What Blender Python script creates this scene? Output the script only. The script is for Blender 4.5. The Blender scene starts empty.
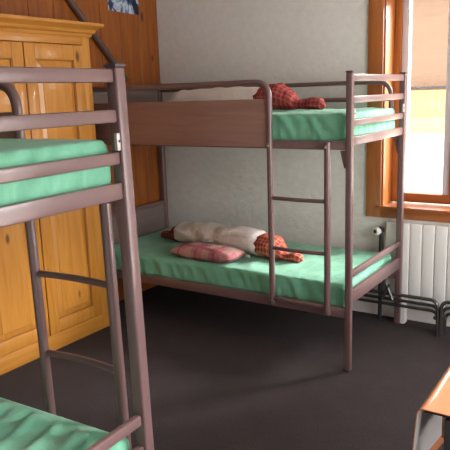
import bpy, bmesh, math, random
from mathutils import Vector, Matrix, noise
C = bpy.context.scene.collection
S = bpy.context.scene
PI = math.pi

# ------------------------------------------------------------------ materials
def mat(name, col, rough=.5, metal=0, spec=.5, coat=0):
    m = bpy.data.materials.new(name); m.use_nodes = True
    b = m.node_tree.nodes['Principled BSDF']
    b.inputs['Base Color'].default_value = (*col, 1)
    b.inputs['Roughness'].default_value = rough
    b.inputs['Metallic'].default_value = metal
    b.inputs['Specular IOR Level'].default_value = spec
    b.inputs['Coat Weight'].default_value = coat
    return m
def nd(m, t, **kw):
    n = m.node_tree.nodes.new(t)
    for k, v in kw.items(): setattr(n, k, v)
    return n
def ln(m, a, b): m.node_tree.links.new(a, b)
def bsdf(m): return m.node_tree.nodes['Principled BSDF']
def ramp(m, stops):
    r = nd(m, 'ShaderNodeValToRGB'); e = r.color_ramp.elements
    while len(e) < len(stops): e.new(.5)
    for i, (p, c) in enumerate(stops): e[i].position = p; e[i].color = (*c, 1)
    return r
def coords(m, scale=(1, 1, 1), rot=(0, 0, 0)):
    t = nd(m, 'ShaderNodeTexCoord'); mp = nd(m, 'ShaderNodeMapping')
    mp.inputs['Scale'].default_value = scale; mp.inputs['Rotation'].default_value = rot
    ln(m, t.outputs['Object'], mp.inputs['Vector']); return mp.outputs['Vector']
def noisetex(m, vec, scale, detail=4, rough=.5, dist=0):
    n = nd(m, 'ShaderNodeTexNoise'); n.inputs['Scale'].default_value = scale
    n.inputs['Detail'].default_value = detail; n.inputs['Roughness'].default_value = rough
    n.inputs['Distortion'].default_value = dist
    ln(m, vec, n.inputs['Vector']); return n
def bump(m, h, strength, dist=.01):
    b = nd(m, 'ShaderNodeBump'); b.inputs['Strength'].default_value = strength
    b.inputs['Distance'].default_value = dist
    ln(m, h, b.inputs['Height']); ln(m, b.outputs['Normal'], bsdf(m).inputs['Normal'])

def wood(name, dark, mid, light, axis='Z', rough=.35, knots=True, boards=None, coat=.3):
    """varnished softwood with grain along axis, knots, optional board grooves (width)"""
    m = mat(name, mid, rough, coat=coat)
    sc = {'Z': (9, 9, .7), 'Y': (9, .7, 9), 'X': (.7, 9, 9)}[axis]
    v = coords(m, sc)
    n1 = noisetex(m, v, 2.2, 5, .6, 1.2)
    r = ramp(m, [(.25, dark), (.5, mid), (.75, light)])
    ln(m, n1.outputs['Fac'], r.inputs['Fac'])
    out = r.outputs['Color']
    if knots:
        ks = {'Z': (1, 1, .45), 'Y': (1, .45, 1), 'X': (.45, 1, 1)}[axis]
        vv = coords(m, ks)
        vo = nd(m, 'ShaderNodeTexVoronoi'); vo.inputs['Scale'].default_value = 6.5
        ln(m, vv, vo.inputs['Vector'])
        kr = ramp(m, [(0, (1, 1, 1)), (.07, (.9, .9, .9)), (.13, (0, 0, 0))])
        sx = nd(m, 'ShaderNodeSeparateColor'); ln(m, vo.outputs['Color'], sx.inputs[0])
        ad = nd(m, 'ShaderNodeMath', operation='MULTIPLY_ADD'); ad.inputs[1].default_value = .22; ln(m, sx.outputs[0], ad.inputs[0]); ln(m, vo.outputs['Distance'], ad.inputs[2])
        ln(m, ad.outputs[0], kr.inputs['Fac'])
        mx = nd(m, 'ShaderNodeMixRGB'); mx.inputs['Color2'].default_value = (*[c * .28 for c in dark], 1)
        ln(m, kr.outputs['Color'], mx.inputs['Fac']); ln(m, out, mx.inputs['Color1']); out = mx.outputs['Color']
    ln(m, out, bsdf(m).inputs['Base Color'])
    bump(m, n1.outputs['Fac'], .08)
    return m

M = {}
def metal_paint(name, col):
    m = mat(name, col, .28, 0, .6)
    n = noisetex(m, coords(m), 60, 3); bump(m, n.outputs['Fac'], .06, .002)
    return m
M['bed'] = metal_paint('mauve_painted_steel', (.150, .088, .088))
M['cap'] = mat('dark_plastic_cap', (.06, .045, .05), .5)
M['bolt'] = mat('zinc_bolt', (.75, .73, .7), .25, 1)
M['bracket'] = mat('grey_bracket', (.42, .38, .37), .45, .3)
M['board'] = wood('walnut_laminate', (.20, .105, .083), (.25, .133, .105), (.30, .165, .13), 'X', .42, False, coat=0)
M['headboard'] = wood('grey_brown_laminate', (.14, .10, .095), (.18, .13, .12), (.21, .155, .14), 'Y', .5, False, coat=0)
M['pine'] = wood('honey_pine', (.45, .17, .022), (.56, .235, .038), (.64, .29, .055), 'Z', .35)
M['pine_h'] = wood('honey_pine_horizontal', (.45, .17, .022), (.56, .235, .038), (.64, .29, .055), 'Y', .35)
M['groove'] = mat('pine_bead_varnish_shade', (.36, .15, .03), .5)  # darker than the pine: varnish tone plus groove shade put into the colour
M['panel'] = wood('varnished_wall_boards', (.19, .045, .005), (.29, .078, .008), (.38, .12, .013), 'Z', .45, coat=.05)
M['casing'] = wood('orange_window_wood', (.28, .078, .016), (.37, .118, .026), (.44, .15, .036), 'Z', .4)
M['casing_h'] = wood('orange_window_wood_horizontal', (.28, .078, .020), (.35, .11, .03), (.41, .14, .04), 'X', .4)
M['brace'] = mat('brown_handrail_paint', (.11, .06, .05), .4)
M['radiator'] = mat('white_radiator_enamel', (.80, .80, .79), .3)
M['tube'] = mat('dark_grey_tube', (.11, .105, .105), .25, .7)
M['iron'] = mat('dark_iron', (.03, .03, .035), .45, .3)
M['white_plastic'] = mat('white_plastic', (.8, .79, .76), .4)
M['black'] = mat('black_lacquer', (.012, .011, .012), .5)
M['brown_wood'] = wood('brown_table_wood', (.16, .07, .035), (.22, .10, .05), (.28, .13, .07), 'Y', .45, False)
M['aluminium'] = mat('white_grey_window_frame', (.58, .57, .62), .35)
M['core'] = mat('mattress_foam', (.7, .66, .55), .9)

# plaster
m = mat('rough_white_plaster', (.60, .60, .57), .85); M['plaster'] = m
n = noisetex(m, coords(m), 20, 8, .6, .1)
r = ramp(m, [(.3, (.71, .685, .672)), (.7, (.77, .745, .735))]); ln(m, n.outputs['Fac'], r.inputs['Fac']); ln(m, r.outputs['Color'], bsdf(m).inputs['Base Color'])
bump(m, n.outputs['Fac'], .5, .014)
m = mat('white_ceiling', (.62, .60, .55), .9); M['ceil'] = m
n = noisetex(m, coords(m), 12, 4); bump(m, n.outputs['Fac'], .15, .01)
# carpet
m = mat('charcoal_carpet', (.05, .04, .045), .95, spec=.15); M['carpet'] = m
n = noisetex(m, coords(m), 160, 3, .7); n2 = noisetex(m, coords(m), 6, 4, .6)
r = ramp(m, [(.3, (.036, .028, .031)), (.7, (.10, .083, .087))]); ln(m, n.outputs['Fac'], r.inputs['Fac'])
mx = nd(m, 'ShaderNodeMixRGB', blend_type='MULTIPLY'); mx.inputs['Fac'].default_value = .35
ln(m, r.outputs['Color'], mx.inputs['Color1']); ln(m, n2.outputs['Fac'], mx.inputs['Color2'])
ln(m, mx.outputs['Color'], bsdf(m).inputs['Base Color']); bump(m, n.outputs['Fac'], .6, .01)
# sheet
m = mat('mint_green_sheet', (.19, .50, .34), .75, spec=.25); M['sheet'] = m
bsdf(m).inputs['Sheen Weight'].default_value = .2
n = noisetex(m, coords(m), 7, 5, .6, .5)
r = ramp(m, [(.3, (.135, .395, .265)), (.7, (.185, .48, .325))]); ln(m, n.outputs['Fac'], r.inputs['Fac']); ln(m, r.outputs['Color'], bsdf(m).inputs['Base Color'])
bump(m, n.outputs['Fac'], .35, .02)
# off white cotton
m = mat('offwhite_cotton', (.77, .685, .68), .85, spec=.2); M['white'] = m
n = noisetex(m, coords(m), 14, 5, .6, .8); bump(m, n.outputs['Fac'], .5, .02)

def plaid(name, base, c1, c2, scale=26., a=(1, 0, 0), b=(0, .7, .7)):
    m = mat(name, base, .9, spec=.15)
    t = nd(m, 'ShaderNodeTexCoord')
    def stripes(ax, sc, lo, hi):
        d = nd(m, 'ShaderNodeVectorMath', operation='DOT_PRODUCT'); d.inputs[1].default_value = ax
        ln(m, t.outputs['Object'], d.inputs[0])
        mu = nd(m, 'ShaderNodeMath', operation='MULTIPLY'); mu.inputs[1].default_value = sc; ln(m, d.outputs['Value'], mu.inputs[0])
        fr = nd(m, 'ShaderNodeMath', operation='FRACT'); ln(m, mu.outputs[0], fr.inputs[0])
        rp = ramp(m, [(0, (0, 0, 0)), (lo, (0, 0, 0)), (lo + .04, (1, 1, 1)), (hi, (1, 1, 1)), (hi + .04, (0, 0, 0))])
        ln(m, fr.outputs[0], rp.inputs['Fac']); return rp.outputs['Color']
    out = None; prev = (*base, 1)
    for ax, sc, lo, hi, col, f in ((a, scale, .1, .5, c1, .6), (b, scale, .1, .5, c1, .6), (a, scale, .7, .82, c2, .85), (b, scale, .7, .82, c2, .85)):
        s = stripes(ax, sc, lo, hi)
        mu = nd(m, 'ShaderNodeMath', operation='MULTIPLY'); mu.inputs[1].default_value = f; ln(m, s, mu.inputs[0])
        mx = nd(m, 'ShaderNodeMixRGB'); ln(m, mu.outputs[0], mx.inputs['Fac'])
        if out is None: mx.inputs['Color1'].default_value = prev
        else: ln(m, out, mx.inputs['Color1'])
        mx.inputs['Color2'].default_value = (*col, 1); out = mx.outputs['Color']
    ln(m, out, bsdf(m).inputs['Base Color'])
    n = noisetex(m, coords(m), 30, 3); bump(m, n.outputs['Fac'], .4, .01)
    return m
M['plaid_red'] = plaid('red_plaid_wool', (.32, .05, .045), (.17, .025, .03), (.38, .13, .11), 38.)
M['plaid_orange'] = plaid('orange_red_plaid_wool', (.44, .085, .05), (.24, .03, .03), (.58, .28, .18), 40.)
M['plaid_pink'] = plaid('pink_cream_plaid', (.42, .15, .17), (.50, .33, .28), (.27, .08, .09), 7.0, (1, .1, 0), (.1, .6, 0))
# oilcloth
m = mat('glossy_orange_oilcloth', (.62, .21, .075), .24, spec=.6, coat=.5); M['oil'] = m
n = noisetex(m, coords(m), 5, 2); bump(m, n.outputs['Fac'], .15, .03)
M['backing'] = mat('grey_felt_backing', (.50, .47, .47), .9)
# poster picture: icy mountain scene
m = mat('mountain_photo_print', (.3, .35, .5), .3); M['photo'] = m
n = noisetex(m, coords(m), 8, 4, .55, .9)
r = ramp(m, [(.38, (.008, .01, .015)), (.45, (.03, .05, .16)), (.50, (.10, .17, .40)), (.545, (.62, .66, .75)), (.60, (.25, .35, .45)), (.66, (.02, .05, .07))])
ln(m, n.outputs['Fac'], r.inputs['Fac']); ln(m, r.outputs['Color'], bsdf(m).inputs['Base Color'])
# outside
M['render_white'] = mat('white_rendered_wall', (.85, .84, .78), .9)
M['timber_out'] = wood('orange_timber', (.125, .075, .043), (.14, .083, .05), (.155, .093, .058), 'X', .7, False, coat=0)  # muted orange grain, the timber's own tone
M['yellow'] = mat('yellow_fascia_paint', (.42, .36, .10), .6)
M['timber_light'] = mat('pale_orange_boards', (.30, .19, .08), .7)
M['ground'] = mat('pale_ground', (.7, .7, .66), .95)
m = mat('window_glass', (1, 1, 1), 0); M['glass'] = m
nt = m.node_tree; nt.nodes.remove(bsdf(m))
tr = nt.nodes.new('ShaderNodeBsdfTransparent'); gl = nt.nodes.new('ShaderNodeBsdfGlossy'); gl.inputs['Roughness'].default_value = .02
mxs = nt.nodes.new('ShaderNodeMixShader'); mxs.inputs[0].default_value = .06
ln(m, tr.outputs[0], mxs.inputs[1]); ln(m, gl.outputs[0], mxs.inputs[2]); ln(m, mxs.outputs[0], nt.nodes['Material Output'].inputs['Surface'])

# ------------------------------------------------------------------ geometry helpers
def smooth_by_angle(me, ang=35):
    bm = bmesh.new(); bm.from_mesh(me)
    for f in bm.faces: f.smooth = True
    for e in bm.edges:
        if len(e.link_faces) == 2 and e.calc_face_angle(0) > math.radians(ang): e.smooth = False
    bm.to_mesh(me); bm.free()
def obj(name, bm, m, parent=None, ang=35):
    me = bpy.data.meshes.new(name); bmesh.ops.recalc_face_normals(bm, faces=bm.faces[:])
    bm.to_mesh(me); bm.free(); smooth_by_angle(me, ang)
    for x in (m if isinstance(m, (list, tuple)) else [m]): me.materials.append(x)
    o = bpy.data.objects.new(name, me); C.objects.link(o)
    if parent: o.parent = parent
    return o
def NB(): return bmesh.new()
def box(bm, x0, x1, y0, y1, z0, z1, bev=0, seg=2, mi=0):
    t = bmesh.new()
    bmesh.ops.create_cube(t, size=1)
    for v in t.verts:
        v.co = Vector(((x0 + x1) / 2 + v.co.x * (x1 - x0), (y0 + y1) / 2 + v.co.y * (y1 - y0), (z0 + z1) / 2 + v.co.z * (z1 - z0)))
    if bev: bmesh.ops.bevel(t, geom=t.edges[:], offset=bev, segments=seg, affect='EDGES', profile=.5)
    for f in t.faces: f.material_index = mi
    merge(bm, t); return bm
def merge(bm, t):
    mp = {}
    for v in t.verts: mp[v] = bm.verts.new(v.co)
    for f in t.faces:
        try:
            g = bm.faces.new([mp[v] for v in f.verts]); g.material_index = f.material_index
        except ValueError: pass
    t.free()
def fillet(pts, r, n=6):
    """round the inner corners of a polyline"""
    P = [Vector(p) for p in pts]; out = [P[0]]
    for i in range(1, len(P) - 1):
        a, b, c = P[i - 1], P[i], P[i + 1]
        u = (a - b).normalized(); w = (c - b).normalized()
        th = u.angle(w); d = min(r / math.tan(th / 2), (a - b).length * .49, (c - b).length * .49)
        p0, p1 = b + u * d, b + w * d
        for k in range(n + 1):
            t = k / n; out.append((1 - t) ** 2 * p0 + 2 * t * (1 - t) * b + t * t * p1)
    out.append(P[-1]); return out
def tube(bm, pts, r, n=12, r2=None, up=None, cap=True):
    """sweep a circle (or ellipse r x r2, r2 along 'up') along a polyline"""
    P = [Vector(p) for p in pts]; rings = []
    r2 = r2 or r
    nprev = None
    for i, p in enumerate(P):
        t = (P[min(i + 1, len(P) - 1)] - P[max(i - 1, 0)]).normalized()
        if nprev is None:
            u = Vector(up) if up else (Vector((0, 0, 1)) if abs(t.z) < .9 else Vector((0, 1, 0)))
        else: u = nprev
        u = (u - t * u.dot(t)).normalized(); nprev = u; w = t.cross(u)
        rings.append([bm.verts.new(p + w * math.cos(2 * PI * k / n) * r + u * math.sin(2 * PI * k / n) * r2) for k in range(n)])
    for a, b in zip(rings, rings[1:]):
        for k in range(n): bm.faces.new((a[k], a[(k + 1) % n], b[(k + 1) % n], b[k]))
    if cap: bm.faces.new(rings[0]); bm.faces.new(rings[-1])
    return bm
def disc(bm, c, ax, r, h, n=14):
    c = Vector(c); a = Vector(ax).normalized(); return tube(bm, [c, c + a * h], r, n)
def tag(o, label=None, cat=None, group=None, kind=None):
    if label: o['label'] = label
    if cat: o['category'] = cat
    if group: o['group'] = group
    if kind: o['kind'] = kind
    return o
def thing(name, label, cat, loc=(0, 0, 0), rot=(0, 0, 0), group=None):
    o = bpy.data.objects.new(name, None); C.objects.link(o); o.location = loc; o.rotation_euler = rot
    o.empty_display_size = .1
    return tag(o, label, cat, group)
def struct(name, bm, m, label=None):
    o = obj(name, bm, m); o['kind'] = 'structure'
    if label: o['label'] = label
    return o

# ------------------------------------------------------------------ room shell
XL, XR, YB, YF, ZC = -2.0, 2.6, .94, -3.9, 2.5
T = .22
struct('floor', box(NB(), XL - T, XR + T, YF - T, YB + .3, -.1, 0), M['carpet'])
struct('ceiling', box(NB(), XL - T, XR + T, YF - T, YB + .4, ZC, ZC + .15), M['ceil'])
# left wall: vertical varnished boards with real V joints
bm = NB(); y = YF; k = 0
while y < YB:
    w = min(.21, YB - y); box(bm, XL - .02, XL, y + .0015, y + w - .0015, 0, ZC, .004, 1); y += .21
box(bm, XL - T, XL - .019, YF - T, YB, 0, ZC)
struct('wall_left', bm, M['panel'])
# back wall with window opening
WX0, WX1, WZ0, WZ1 = -.16, 1.0, .775, 2.2
bm = NB()
box(bm, XL - T, WX0, YB, YB + .3, 0, ZC); box(bm, WX1, XR + T, YB, YB + .3, 0, ZC)
box(bm, WX0, WX1, YB, YB + .3, 0, WZ0 - .03); box(bm, WX0, WX1, YB, YB + .3, WZ1, ZC)
struct('wall_back', bm, M['plaster'])
# right wall with a window
RY0, RY1, RZ0, RZ1 = -2.3, .55, .35, 2.2
bm = NB()
box(bm, XR, XR + T, YF - T, RY0, 0, ZC); box(bm, XR, XR + T, RY1, YB, 0, ZC)
box(bm, XR, XR + T, RY0, RY1, 0, RZ0); box(bm, XR, XR + T, RY0, RY1, RZ1, ZC)
struct('wall_right', bm, M['plaster'])
struct('wall_front', box(NB(), XL, XR, YF - T, YF, 0, ZC), M['plaster'])

# back window
w = bpy.data.objects.new('window_1', None); C.objects.link(w); w['kind'] = 'structure'
w['label'] = 'window in orange wood casing with a bright view beside the bunk bed'
def wpart(name, bm, m, parent=None, label=None):
    o = obj(name, bm, m, parent or w)
    if label: o['label'] = label
    return o
CD = .016
bm = NB()
box(bm, -.262, WX0, YB - CD, YB, .695, 2.32, .003); box(bm, WX1, WX1 + .1, YB - CD, YB, .695, 2.32, .003)
wpart('casing', bm, M['casing'])
wpart('casing_head', box(NB(), WX0, WX1, YB - CD, YB, WZ1, 2.32, .003), M['casing_h'])
wpart('apron', box(NB(), WX0, WX1, YB - CD, YB, .695, .752, .003), M['casing_h'])
wpart('sill', box(NB(), WX0 - .03, WX1 + .03, YB - .03, YB + .18, .754, .775, .004), M['casing_h'])
bm = NB()
box(bm, WX0, WX0 + .012, YB, YB + .2, .775, WZ1, .001); box(bm, WX1 - .012, WX1, YB, YB + .2, .775, WZ1, .001)
wpart('reveal_lining', bm, M['casing'])
wpart('reveal_head', box(NB(), WX0 + .012, WX1 - .012, YB, YB + .2, WZ1 - .012, WZ1), M['casing_h'])
def sash(x0, x1, hinge):
    fr = NB(); Y0, Y1 = YB + .175, YB + .235
    box(fr, x0, x0 + .045, Y0, Y1, .84, 2.18, .004); box(fr, x1 - .045, x1, Y0, Y1, .84, 2.18, .004)
    box(fr, x0 + .045, x1 - .045, Y0, Y1, 2.12, 2.18, .004)
    o = wpart('sash', fr, [M['aluminium'] if hinge else M['casing']])
    obj('glass', box(NB(), x0 + .045, x1 - .045, Y0 + .03, Y0 + .034, .84, 2.12), M['glass'], o)
    return o
wpart('frame_jamb', box(NB(), -.148, -.101, YB + .165, YB + .24, .776, WZ1 - .012, .003), M['casing'])
s1 = sash(-.10, .235, True); s1['label'] = 'grey white sash stile catching the daylight'
wpart('bottom_rail', box(NB(), WX0 + .012, WX1 - .012, YB + .175, YB + .235, .776, .84, .004), M['casing_h'])
wpart('mullion', box(NB(), .237, .325, YB + .16, YB + .24, .84, WZ1 - .012, .004), M['casing'])
s2 = sash(.327, .985, False)
bm = NB(); box(bm, -.078, -.066, YB + .157, YB + .176, .90, .96, .002); wpart('hinge', bm, M['iron'], s1)
# right-hand window, unseen outside the picture, opening enlarged to bring in more light
w2 = bpy.data.objects.new('window_2', None); C.objects.link(w2); w2['kind'] = 'structure'
bm = NB()
box(bm, XR - .02, XR, RY0 - .09, RY0, RZ0 - .09, RZ1 + .09, .003); box(bm, XR - .02, XR, RY1, RY1 + .09, RZ0 - .09, RZ1 + .09, .003)
box(bm, XR - .02, XR, RY0, RY1, RZ1, RZ1 + .09, .003); box(bm, XR - .03, XR, RY0, RY1, RZ0 - .09, RZ0, .003)
box(bm, XR + .1, XR + .15, (RY0 + RY1) / 2 - .03, (RY0 + RY1) / 2 + .03, RZ0, RZ1, .003)
obj('window_frame', bm, M['casing'], w2)
obj('glass', box(NB(), XR + .12, XR + .124, RY0, RY1, RZ0, RZ1), M['glass'], w2)

# ------------------------------------------------------------------ bunk beds
HP = 1.634; LB = 1.95; WB = .849
def make_bed(s, loc, label, rz=0, sway=0, h=.0175):
    """local: foot end at x=0, head at x=-LB, ladder side at y=0, far side at s*WB"""
    t = thing('bunk_bed', label, 'bunk bed', loc, (0, 0, rz), group='mauve metal bunk beds')
    def bx(bm, x0, x1, y0, y1, z0, z1, bev=0, seg=2):
        a, b = sorted((s * y0, s * y1)); return box(bm, x0, x1, a, b, z0, z1, bev, seg)
    def Pt(x, y, z): return (x, s * y, z)
    for x in (0, -LB):
        for y in (0, WB):
            g = h + (.002 if y else 0)
            p = obj('post', bx(NB(), x - g, x + g, y - g, y + g, 0, HP - .006, .007, 3), M['bed'], t)
            obj('post_cap', bx(NB(), x - g - .001, x + g + .001, y - g - .001, y + g + .001, HP - .006, HP + .004, .003, 2), M['cap'], p)
    # foot-end rails
    for z0, z1 in ((1.585, 1.623), (1.474, 1.511), (1.355, 1.391), (.535, .571)):
        obj('end_rail', bx(NB(), -.010, .012, h - .001, WB - h + .001, z0, z1, .006, 2), M['bed'], t)
    for z0, z1 in ((1.254, 1.303), (.385, .464)):
        obj('end_frame', bx(NB(), -.012, .012, h - .001, WB - h + .001, z0, z1, .005, 2), M['bed'], t)
    # head-end panels
    for z0, z1 in ((1.24, 1.607), (.33, .70)):
        p = obj('head_panel', bx(NB(), -LB - .008, -LB + .008, h, WB - h, z0, z1 - .02, .002), M['headboard'], t)
        p['label'] = 'grey brown laminate head panel'
        obj('end_rail', bx(NB(), -LB - .011, -LB + .011, h - .001, WB - h + .001, z1 - .02, z1 + .012, .006, 2), M['bed'], t)
    # long side rails
    for z0, z1 in ((1.234, 1.280), (.308, .367)):
        for y in (0, WB):
            obj('side_rail', bx(NB(), -LB + h, -h, y - .012, y + .012, z0, z1, .004, 2), M['bed'], t)
    # slatted bases
    for z in (1.245, .325):
        bm = NB()
        for k in range(14):
            x = -LB + .09 + k * (LB - .18) / 13; bx(bm, x - .03, x + .03, .012, WB - .012, z, z + .014, .002, 1)
        obj('slat_base', bm, M['core'], t)
    # guard tube on the ladder side running down as the left ladder upright
    XU, XR_ = -.460, -.112; yl = -.031
    pts = fillet([Pt(-LB + .01, -.006, 1.594), Pt(-LB + .10, yl, 1.596), Pt(XU, yl, 1.598), Pt(XU, yl, .332)], .085, 8)
    g = obj('guard_tube', tube(NB(), pts, .0175, 14), M['bed'], t)
    up = obj('ladder_upright', tube(NB(), [Pt(XR_, yl, .322), Pt(XR_, yl, 1.275)], .018, 14), M['bed'], t)
    for o_, x, zs in ((g, XU, (1.252, .345)), (up, XR_, (1.252, .338))):
        for z in zs:
            b = NB(); disc(b, Pt(x, yl - .014, z), (0, -s, 0), .009, .006, 10); tube(b, [Pt(x, yl - .02, z), Pt(x, yl - .023, z)], .005, 8)
            obj('bolt', b, M['bolt'], o_)
    for z in (.959, .669, .368):
        pts = [Pt(XU + (XR_ - XU) * k / 8, yl - .014 * math.sin(PI * k / 8), z) for k in range(9)]
        obj('rung', tube(NB(), pts, .0115, 12), M['bed'], t)
    # wooden guard board
    b = obj('guard_board', bx(NB(), -LB + .02, XU - .014, yl - .006, yl + .012, 1.243, 1.508, .003, 2), M['board'], t)
    b['label'] = 'walnut brown laminate guard board'
    # guard rails along the far side, ending in an arch short of the foot post
    pts = fillet([Pt(-LB + .01, WB, 1.585), Pt(-.075, WB, 1.585), Pt(-.075, WB, 1.25)], .10, 8)
    obj('guard_tube', tube(NB(), pts, .0145, 12), M['bed'], t)
    obj('guard_rail', tube(NB(), [Pt(-LB + .01, WB, 1.478), Pt(-.08, WB, 1.478)], .0145, 12), M['bed'], t)
    # tapered gussets under the upper frame and grey brackets inside the post
    for y in (.0, WB):
        bm = NB(); yy = y
        q = [(-.016, 1.231), (-.052, 1.231), (-.030, 1.14), (-.016, 1.135)]
        a = [bm.verts.new(Pt(x, yy - .004, z)) for x, z in q]; c = [bm.verts.new(Pt(x, yy + .004, z)) for x, z in q]
        bm.faces.new(a); bm.faces.new(c[::-1])
        for k in range(4): bm.faces.new((a[k], a[(k + 1) % 4], c[(k + 1) % 4], c[k]))
        obj('gusset', bm, M['bed'], t)
        sg = 1 if y == 0 else -1
        br = obj('bracket', bx(NB(), .005, .017, y + sg * .016, y + sg * .034, 1.395, 1.445, .002), M['bracket'], t)
        bb = NB(); disc(bb, Pt(.017, y + sg * .025, 1.422), (1, 0, 0), .004, .003, 8); obj('bolt', bb, M['cap'], br)
    if sway:                                                    # the tall frame leans a little towards its head end
        for o in t.children_recursive:
            for v in o.data.vertices: v.co.x -= sway * (v.co.z - .85)
    return t
make_bed(1, (0, 0, 0), 'mauve metal bunk bed against the white wall beside the window')
XA, YA, RA = .0234, -1.740, .0335
make_bed(-1, (XA, YA, 0), 'mauve metal bunk bed in the foreground, in front of the pine wardrobe', RA, .020, .0210)

# mattresses in green fitted sheets
def mattress(label, loc, s, z0, th, seed, strength=1., sag=.0, rz=0):
    """local x -1.9..0 (foot), y 0..W (ladder side y=0), displaced cloth surface"""
    L, W = 1.895, .80
    t = thing('mattress', label, 'mattress', loc, (0, 0, rz), 'mattresses in green sheets on the bunks')
    ylo, yhi = (0, W) if s > 0 else (-W, 0)
    obj('foam_core', box(NB(), -L + .03, -.03, ylo + .03, yhi - .03, .012, th - .045, .01), M['core'], t)
    bm = NB(); nx, ny, nz = 150, 56, 10; R = .028
    def grid(fn, a, b):
        vs = [[bm.verts.new(fn(i / a, j / b)) for j in range(b + 1)] for i in range(a + 1)]
        for i in range(a):
            for j in range(b): bm.faces.new((vs[i][j], vs[i + 1][j], vs[i + 1][j + 1], vs[i][j + 1]))
    g = [
        (lambda u, v: Vector((-L * u, W * v, th)), nx, ny), (lambda u, v: Vector((-L * u, W * v, 0)), nx, ny),
        (lambda u, v: Vector((-L * u, 0, th * v)), nx, nz), (lambda u, v: Vector((-L * u, W, th * v)), nx, nz),
        (lambda u, v: Vector((0, W * u, th * v)), ny, nz), (lambda u, v: Vector((-L, W * u, th * v)), ny, nz)]
    for fn, a, b in g: grid(fn, a, b)
    bmesh.ops.remove_doubles(bm, verts=bm.verts[:], dist=1e-5)
    lo = Vector((-L + R, R, R)); hi = Vector((-R, W - R, th - R))
    for v in bm.verts:
        p = v.co.copy(); q = Vector([min(max(p[i], lo[i]), hi[i]) for i in range(3)])
        d = p - q
        nrm = d.normalized() if d.length > 1e-9 else Vector((0, 0, 1))
        p = q + nrm * R
        # wrinkles: gathers near side bottoms, loose diagonal folds on top
        e = min(p.y, W - p.y, -p.x, p.x + L)
        if p.z > th - R * 1.01 and e > R:
            f = noise.noise(Vector((p.x * 9 + p.y * 5 + seed, p.y * 2.2, seed)))
            f2 = 1 - abs(noise.noise(Vector((p.x * 14 - p.y * 4 + seed * 3, p.y * 3, seed + 4)))) * 2
            edge = math.exp(-e / .12)
            dz = (f * .006 + max(0, f2 - .45) * .012) * strength * (.45 + .9 * edge) * min(1, (e - R) / .07)
            p.z += dz
        elif p.z < th - .2 * R:
            cx = p.x * 1.0 + p.y * 1.3
            low = 1 - p.z / th
            f = noise.noise(Vector((cx * 20 + seed + p.z * 10, p.z * 5, seed)))
            f2 = noise.noise(Vector((cx * 55 + seed, p.z * 3, seed + 9)))
            k = (f * .009 + f2 * .008 * low) * min(strength, 1.3)
            hn = Vector((nrm.x, nrm.y, 0)); 
            if hn.length > .3: p += hn.normalized() * (k - .004)
        if p.z > th * .3: p.z -= sag * math.sin(PI * min(1, max(0, (-p.x - .02) / 1.7)))
        p.y *= s
        v.co = p
    obj('fitted_sheet', bm, M['sheet'], t, 80)
    t.location.z = z0
    return t
ZU, ZL = 1.262, .342
mattress('green-sheeted mattress on the upper bunk beside the window', (-.025, .022, 0), 1, ZU, .160, 3, 1.5)
mattress('green-sheeted mattress on the lower bunk beside the window', (-.025, .022, 0), 1, ZL, .145, 11, 1.5)
mattress('green-sheeted mattress on the upper bunk of the foreground bed', (XA - .025, YA - .023, 0), -1, ZU, .165, 23, 1.2, 0, RA)
mattress('wrinkled green-sheeted mattress on the lower bunk of the foreground bed', (XA - .022, YA - .023, 0), -1, ZL, .148, 37, 3.8, .004, RA)

# ------------------------------------------------------------------ rolled bedding
def loft(prof, n=28, seed=0, flat=.8, wr=.008, bend=0, ripple=0):
    """prof: list of (x, radius); surface of revolution flattened in z, wrinkled"""
    bm = NB(); rings = []
    for i, (x, r, *rest) in enumerate(prof):
        zc = rest[0] if rest else None
        ring = []
        for k in range(n):
            a = 2 * PI * k / n
            f = noise.noise(Vector((x * 9 + seed, math.cos(a) * 1.6, math.sin(a) * 1.6))) * wr
            f += ripple * r * math.cos(a * 9 + noise.noise(Vector((x * 12, seed, 0))) * 2)
            rr = max(.003, r + f)
            z = rr * math.sin(a) * flat
            ring.append(bm.verts.new((x, rr * math.cos(a) + bend * x * x, (zc if zc is not None else 0) + max(z, -r * flat * .86))))
        rings.append(ring)
    for a, b in zip(rings, rings[1:]):
        for k in range(n): bm.faces.new((a[k], a[(k + 1) % n], b[(k + 1) % n], b[k]))
    bm.faces.new(rings[0]); bm.faces.new(rings[-1]); return bm
def interp(keys, step=.012):
    out = []
    for (a, b) in zip(keys, keys[1:]):
        n = max(2, int(abs(b[0] - a[0]) / step))
        for k in range(n):
            t = k / n; tt = t * t * (3 - 2 * t)
            out.append(tuple([a[0] + (b[0] - a[0]) * t] + [a[i] + (b[i] - a[i]) * tt for i in range(1, len(a))]))
    out.append(keys[-1]); return out

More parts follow.
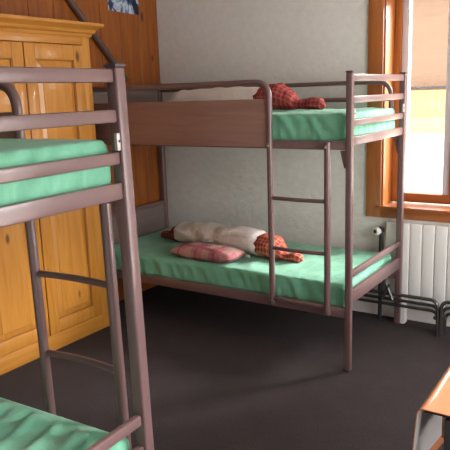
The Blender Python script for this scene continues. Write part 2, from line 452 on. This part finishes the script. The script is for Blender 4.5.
# lower bunk: white wrapped roll with gathered plaid ends
t = thing('rolled_blanket', 'long off-white roll with red plaid ends on the lower bunk, behind the cushion', 'rolled blanket', (-1.085, .412, ZL + .149), (0, 0, math.radians(-8.5)), 'rolled blankets on the bunk bed by the window')
obj('cover', loft(interp([(-.435, .075, .062), (-.40, .092, .074), (-.15, .104, .084), (.15, .108, .086), (.31, .104, .082), (.345, .092, .074)]), 30, 2, .8, .014), M['white'], t, 70)
o = obj('plaid_end', loft(interp([(.31, .088, .070), (.37, .098, .078), (.44, .094, .075), (.50, .062, .05), (.535, .026, .024), (.56, .030, .026), (.60, .042, .034), (.64, .030, .026), (.655, .008, .02)]), 30, 7, .8, .008, 0, .05), M['plaid_orange'], t, 70); o['label'] = 'orange red plaid gathered end'
o = obj('plaid_end', loft(interp([(-.64, .008, .014), (-.62, .030, .026), (-.57, .036, .03), (-.53, .034, .028), (-.50, .056, .045), (-.46, .074, .060), (-.42, .078, .062)]), 26, 9, .8, .006, 0, .05), M['plaid_red'], t, 70); o['label'] = 'dark red plaid gathered end'
# care label
bm = NB(); box(bm, .30, .335, -.128, -.126, .015, .035); o = obj('care_label', bm, M['white_plastic'], t); 

# pink plaid cushion lying in front
def cushion(bm, L, W, H, seed):
    n = 36; nn = 22; tops = []
    for side in (1, -1):
        vs = []
        for i in range(n + 1):
            row = []
            for j in range(nn + 1):
                u, v = 2 * i / n - 1, 2 * j / nn - 1
                e = max(0, (1 - abs(u) ** 4)) ** .5 * max(0, (1 - abs(v) ** 3.2)) ** .5
                x = u * L / 2 * (1 - .05 * (v * v)); y = v * W / 2 * (1 - .06 * u * u)
                z = side * H / 2 * e
                z += noise.noise(Vector((x * 12 + seed, y * 12, side))) * .007 * e
                if side < 0: z = max(z, -H * .36)
                row.append(bm.verts.new((x, y, z + H * .36)))
            vs.append(row)
        for i in range(n):
            for j in range(nn): bm.faces.new((vs[i][j], vs[i + 1][j], vs[i + 1][j + 1], vs[i][j + 1]))
    bmesh.ops.remove_doubles(bm, verts=bm.verts[:], dist=1e-4); return bm
o = obj('cushion', cushion(NB(), .50, .225, .085, 5), M['plaid_pink'], None, 70)
o.location = (-1.05, .160, ZL + .158); o.rotation_euler = (0, 0, math.radians(-2))
tag(o, 'flat pink and cream plaid cushion in front of the white roll on the lower bunk', 'cushion')

# upper bunk roll
t = thing('rolled_blanket', 'long white roll with red plaid gathered ends on the upper bunk', 'rolled blanket', (-1.05, .44, ZU + .162), (0, 0, math.radians(-2.5)), 'rolled blankets on the bunk bed by the window')
obj('cover', loft(interp([(-.42, .085, .070), (-.36, .096, .078), (-.1, .098, .079), (.10, .10, .080), (.25, .098, .079), (.285, .09, .072)]), 30, 12, .8, .012), M['white'], t, 70)
o = obj('plaid_end', loft(interp([(.26, .09, .072), (.32, .105, .084), (.42, .106, .086), (.49, .082, .066), (.545, .036, .04), (.575, .032, .036), (.64, .046, .042), (.70, .044, .038), (.725, .012, .03)]), 30, 17, .8, .008, 0, .045), M['plaid_red'], t, 70); o['label'] = 'red plaid gathered end with a loose tail'
o = obj('plaid_end', loft(interp([(-.57, .012, .014), (-.54, .036, .03), (-.50, .04, .034), (-.46, .056, .046), (-.41, .072, .058)]), 26, 19, .8, .006, 0, .05), M['plaid_red'], t, 70); o['label'] = 'dark red plaid gathered end'

# ------------------------------------------------------------------ wardrobe
XW = -1.694; Y1, Y0 = -.130, -1.178
t = thing('wardrobe', 'honey pine wardrobe with panelled doors and a moulded cornice', 'wardrobe', (XW, 0, 0))
HB = 1.922
bm = NB()
box(bm, -.300, -.022, Y1 - .022, Y1, .0, HB, .002); box(bm, -.300, -.022, Y0, Y0 + .022, .0, HB, .002)
box(bm, -.300, -.290, Y0 + .02, Y1 - .02, .02, HB - .02); box(bm, -.300, -.03, Y0 + .02, Y1 - .02, .08, .10)
box(bm, -.300, -.022, Y0 + .02, Y1 - .02, HB - .02, HB)
box(bm, -.022, 0, Y1 - .066, Y1, 0, HB, .003); box(bm, -.022, 0, Y0, Y0 + .066, 0, HB, .003)
obj('body', bm, M['pine'], t)
bm = NB(); box(bm, -.022, -.001, Y0 + .066, Y1 - .066, 1.87, HB, .002)
obj('top_rail', bm, M['pine_h'], t)
obj('plinth', box(NB(), -.022, -.001, Y0 + .066, Y1 - .066, 0, .105, .002), M['pine_h'], t)
# cornice: stepped moulding profile mitred round front and sides
prof = [(0, HB - .004), (.010, HB - .004), (.016, HB + .012), (.028, HB + .020), (.034, HB + .036), (.052, HB + .050), (.066, HB + .056), (.070, HB + .060), (.070, HB + .076), (0, HB + .076)]
bm = NB()
def ringpt(p, z): return [(-.300, Y1 + p, z), (p, Y1 + p, z), (p, Y0 - p, z), (-.300, Y0 - p, z)]
rows = [[bm.verts.new(q) for q in ringpt(p, z)] for p, z in prof]
for a, b in zip(rows, rows[1:]):
    for k in range(3): bm.faces.new((a[k], a[k + 1], b[k + 1], b[k]))
bm.faces.new([r[0] for r in rows]); bm.faces.new([r[3] for r in rows]); bm.faces.new(rows[-1]); bm.faces.new(rows[0])
obj('cornice', bm, M['pine_h'], t, 20)
def door(y0, y1, knob):
    z0, z1 = .11, 1.865; st = .078
    bm = NB(); a, b = -.018, .006
    box(bm, a, b, y0, y0 + st, z0, z1, .003); box(bm, a, b, y1 - st, y1, z0, z1, .003)
    for q0, q1 in ((z0, z0 + .08), (.905, 1.0), (z1 - .09, z1)): box(bm, a, b - .0005, y0 + st, y1 - st, q0, q1, .003)
    d = obj('door', bm, M['pine'], t)
    for q0, q1 in ((z0 + .08, .905), (1.0, z1 - .09)):
        pb = NB(); u0, u1 = y0 + st, y1 - st
        # raised-and-fielded panel
        rr = []
        for ins, x in ((0, -.004), (.004, -.010), (.040, .000), (.044, .0035)):
            rr.append([pb.verts.new((x, yy, zz)) for yy, zz in ((u0 + ins, q0 + ins), (u1 - ins, q0 + ins), (u1 - ins, q1 - ins), (u0 + ins, q1 - ins))])
        for m1, m2 in zip(rr, rr[1:]):
            for k in range(4): pb.faces.new((m1[k], m1[(k + 1) % 4], m2[(k + 1) % 4], m2[k]))
        pb.faces.new(rr[-1]); obj('door_panel', pb, M['pine'], d, 10)
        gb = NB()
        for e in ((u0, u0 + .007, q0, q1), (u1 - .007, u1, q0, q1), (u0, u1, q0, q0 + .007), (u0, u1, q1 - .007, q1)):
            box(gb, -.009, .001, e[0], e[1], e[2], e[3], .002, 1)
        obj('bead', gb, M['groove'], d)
    kb = NB(); disc(kb, (.006, knob, .96), (1, 0, 0), .008, .018, 12); disc(kb, (.022, knob, .96), (1, 0, 0), .016, .014, 14)
    obj('knob', kb, M['pine'], d)
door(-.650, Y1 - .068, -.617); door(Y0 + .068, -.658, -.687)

# ------------------------------------------------------------------ left wall fittings
d = Vector((0, .467, -.48)).normalized(); a = Vector((XL + .026, .003, 2.18))
t = thing('handrail', 'brown diagonal handrail tube fixed to the wooden wall above the wardrobe', 'handrail', a + d * .3)
def rel(p): return Vector(p) - (a + d * .3)
obj('rail', tube(NB(), [rel(a - d * .42), rel(a + d * .72)], .023, 16), M['brace'], t)
for q in (-.25, .62):
    p = a + d * q; bm = NB(); tube(bm, fillet([rel((XL, p.y, p.z - .05)), rel((XL + .026, p.y, p.z - .05)), rel((XL + .026, p.y, p.z - .012))], .02), .008, 8)
    obj('rail_bracket', bm, M['brace'], t)
o = obj('poster', box(NB(), 0, .002, -.165, .165, -.12, .12), M['photo']); o.location = (XL + .001, .555, 2.27); o.rotation_euler = (math.radians(-1.5), 0, 0)
tag(o, 'small blue and white photo poster pinned to the wooden wall, top edge of photo', 'poster')

# ------------------------------------------------------------------ radiator
t = thing('radiator', 'white column radiator under the window', 'radiator', (0, 0, 0))
x = -.105; n = 0
while x < .78:
    bm = NB(); box(bm, x + .001, x + .0795, .882, .934, .135, .678, .007, 3)
    obj('section', bm, M['radiator'], t); x += .0805
bm = NB(); tube(bm, [(-.10, .90, .18), (x, .90, .18)], .018, 10); tube(bm, [(-.10, .90, .62), (x, .90, .62)], .018, 10)
obj('header_pipe', bm, M['radiator'], t)
for q in (0.0, .6): obj('foot', box(NB(), q + .02, q + .045, .85, .91, 0, .137), M['radiator'], t)
bm = NB(); tube(bm, [(-.115, .88, .62), (-.135, .88, .62)], .014, 10); tube(bm, fillet([(-.135, .88, .64), (-.135, .88, .02), (-.135, .88, 0)], .01), .014, 10)
o = obj('supply_pipe', bm, M['iron'], t); o['label'] = 'dark supply pipe'
bm = NB(); c = Vector((-.150, .880, .612)); dd = Vector((-.45, -.85, .0)).normalized()
tube(bm, [c, c + dd * .035], .026, 16); v = obj('valve_knob', bm, M['white_plastic'], t); v['label'] = 'white thermostat knob'
bm = NB(); tube(bm, [c + dd * .034, c + dd * .037], .013, 14); obj('valve_centre', bm, M['iron'], v)

# folded tubular frames lying along the wall
def folded(label, x0, x1, left_arc=False):
    t = thing('folding_frame', label, 'folding bed frame', ((x0 + x1) / 2, .76, 0), group='tubular folding frames by the radiator')
    cx, cy = (x0 + x1) / 2, .76
    for k, (y, zt, r, inset) in enumerate(((.735, .235, .0115, 0), (.762, .190, .0105, .004), (.789, .145, .0105, .012))):
        a, b = x0 - cx + inset, x1 - cx - inset
        pts = fillet([(a, y - cy, .001), (a, y - cy, zt), (b, y - cy, zt), (b + .006, y - cy, .001)], .05, 7)
        obj('tube_frame', tube(NB(), pts, r, 10), M['tube'], t)
    for xx in (x1 - cx - .012, x0 - cx + .012): obj('pivot', tube(NB(), [(xx, -.03, .12), (xx, .04, .12)], .012, 10), M['iron'], t)
    return t
f = folded('dark tubular folding frame standing on the floor under the bed end and radiator', -.62, .288)
for x0, x1, z1 in ((-.40, -.355, .30), (-.33, -.372, .30)):
    bm = NB(); tube(bm, [(x0 + .50, -.035, .20), (x1 + .50, -.035, z1)], .011, 10); obj('folded_leg', bm, M['tube'], f)
folded('dark tubular folding frame further right along the radiator at the photo edge', .312, 1.15)

# ------------------------------------------------------------------ table with oilcloth
TX, TY = .863, -1.634
t = thing('table', 'dark table under an orange oilcloth at the bottom right corner', 'table', (TX, TY, 0))
obj('tabletop', box(NB(), .004, .80, .030, 1.10, .730, .750, .003), M['black'], t)
for lx, ly in ((.055, .03), (.055, 1.04), (.70, .03), (.70, 1.04)):
    obj('leg', box(NB(), lx, lx + .055, ly, ly + .055, 0, .725, .004), M['black'], t)
for ya in (.04, 1.06): obj('apron', box(NB(), .11, .70, ya, ya + .02, .64, .725, .002), M['black'], t)
for xa in (.036, .73): o = obj('side_apron', box(NB(), xa, xa + .018, .085, 1.04, .64, .725, .002), M['brown_wood'], t); o['label'] = 'brown side apron'
# cloth: profile in x/z extruded along y, left overhang swings outwards
bm = NB(); ny = 40
prof = [(.81, .7525), (.5, .7525), (.2, .7525), (.06, .753), (.02, .753)]
for k in range(1, 9):
    a_ = k / 8 * math.radians(82); prof.append((.012 - .016 * math.sin(a_), .753 - .018 * (1 - math.cos(a_)) - .0))
for k in range(1, 13):
    q = k / 12; prof.append((-.004 - .010 * math.sin(q * PI * .55), .735 - .225 * q))
th = .0022
outer, inner = [], []
for j in range(ny + 1):
    y = j / ny * 1.11
    ro, ri = [], []
    for i, (px, pz) in enumerate(prof):
        a0 = prof[max(i - 1, 0)]; a1 = prof[min(i + 1, len(prof) - 1)]
        tx, tz = a1[0] - a0[0], a1[1] - a0[1]; l = math.hypot(tx, tz); nx_, nz_ = tz / l, -tx / l
        hang = max(0, (.735 - pz) / .225)
        wob = .010 * hang * math.sin(y * 11 + .6) 
        yy = y - .012 * 0 + hang * .02 * math.exp(-y / .1)
        P0 = Vector((px - wob, yy, pz))
        ro.append(bm.verts.new(P0 + Vector((nx_, 0, nz_)) * (-th if nz_ < 0 or (abs(nz_) < .5 and nx_ > 0) else th))); ri.append(bm.verts.new(P0))
    outer.append(ro); inner.append(ri)
for j in range(ny):
    for i in range(len(prof) - 1):
        f1 = bm.faces.new((outer[j][i], outer[j][i + 1], outer[j + 1][i + 1], outer[j + 1][i])); f1.material_index = 0
        f2 = bm.faces.new((inner[j][i], inner[j + 1][i], inner[j + 1][i + 1], inner[j][i + 1])); f2.material_index = 1
for j in (0, ny):
    for i in range(len(prof) - 1): bm.faces.new((outer[j][i], outer[j][i + 1], inner[j][i + 1], inner[j][i]))
for i in (0, len(prof) - 1):
    for j in range(ny): bm.faces.new((outer[j][i], outer[j + 1][i], inner[j + 1][i], inner[j][i]))
o = obj('tablecloth', bm, [M['oil'], M['backing']], None, 60); o.location = (TX, TY, 0)
tag(o, 'glossy orange oilcloth with grey backing draped over the table', 'tablecloth')

# ------------------------------------------------------------------ outside
struct('ground', box(NB(), -20, 20, 1.3, 30, -1.2, -1.0), M['ground'])
t = thing('neighbouring_house', 'overexposed house with orange timber upper wall seen through the window', 'house', (-1.5, 6, -1.0))
obj('wall', box(NB(), -6, 6, .4, 4, 0, 4.1), M['render_white'], t)
o = obj('timber_wall', box(NB(), -6, 6, .22, .4, 2.50, 4.16, .01), M['timber_out'], t); o['label'] = 'peach orange timber upper wall'
o = obj('balcony_board', box(NB(), -6, 6, .16, .3, 2.12, 2.50, .01), M['timber_light'], t); o['label'] = 'pale orange balcony board'
o = obj('fascia', box(NB(), -6, 6, .14, .3, 1.88, 2.12, .01), M['yellow'], t); o['label'] = 'yellow fascia board'
obj('roof', box(NB(), -6.5, 6.5, -.3, 4.3, 4.16, 4.3, .02), M['brown_wood'], t)
obj('gutter_pipe', tube(NB(), [(-6, .05, 2.545), (6, .05, 2.52)], .016, 8), M['iron'], t)

# ------------------------------------------------------------------ light
world = bpy.data.worlds.new('World'); S.world = world; world.use_nodes = True
nt = world.node_tree; bg = nt.nodes['Background']
bg.inputs['Color'].default_value = (1, .975, .94, 1); bg.inputs['Strength'].default_value = 8.5     # bright overcast sky
def light(kind, name, loc, rot, energy, color, **kw):
    l = bpy.data.lights.new(name, kind); l.energy = energy; l.color = color
    for k, v in kw.items(): setattr(l, k, v)
    o = bpy.data.objects.new(name, l); C.objects.link(o); o.location = loc; o.rotation_euler = rot; return o
sd = Vector((-math.sin(math.radians(46)), -math.cos(math.radians(46)), -math.tan(math.radians(26))))
light('SUN', 'hazy_sun', (5, 5, 6), sd.to_track_quat('-Z', 'Y').to_euler(), 24.0, (1, .97, .94), angle=math.radians(32))
for nm, loc, rot, sx, sy_ in (('portal_back_window', ((WX0 + WX1) / 2, YB + .28, (WZ0 + WZ1) / 2), (math.radians(-90), 0, 0), WX1 - WX0, WZ1 - WZ0),
                            ('portal_right_window', (XR + .2, (RY0 + RY1) / 2, (RZ0 + RZ1) / 2), (0, math.radians(90), 0), RZ1 - RZ0, RY1 - RY0)):
    o = light('AREA', nm, loc, rot, 1, (1, 1, 1), shape='RECTANGLE', size=sx, size_y=sy_); o.data.cycles.is_portal = True

# ------------------------------------------------------------------ camera
cam = bpy.data.cameras.new('camera'); co = bpy.data.objects.new('camera', cam); C.objects.link(co)
cam.sensor_width = 36; cam.sensor_fit = 'HORIZONTAL'; cam.lens = 629.13 / 450 * 36; cam.clip_start = .05
pitch, roll, yaw = -.20608, -.03337, .58943
cy, sy, cp, sp = math.cos(yaw), math.sin(yaw), math.cos(pitch), math.sin(pitch)
F = Vector((-sy * cp, cy * cp, sp)); R = Vector((cy, sy, 0)); U = R.cross(F)
R2 = math.cos(roll) * R + math.sin(roll) * U; U2 = -math.sin(roll) * R + math.cos(roll) * U
mw = Matrix((R2, U2, -F)).transposed().to_4x4(); mw.translation = (1.27675, -3.10258, 1.54508)
co.matrix_world = mw
S.camera = co
vs = S.view_settings; vs.view_transform = 'Standard'; vs.look = 'None'; vs.exposure = 0; vs.gamma = 1; vs.use_curve_mapping = False
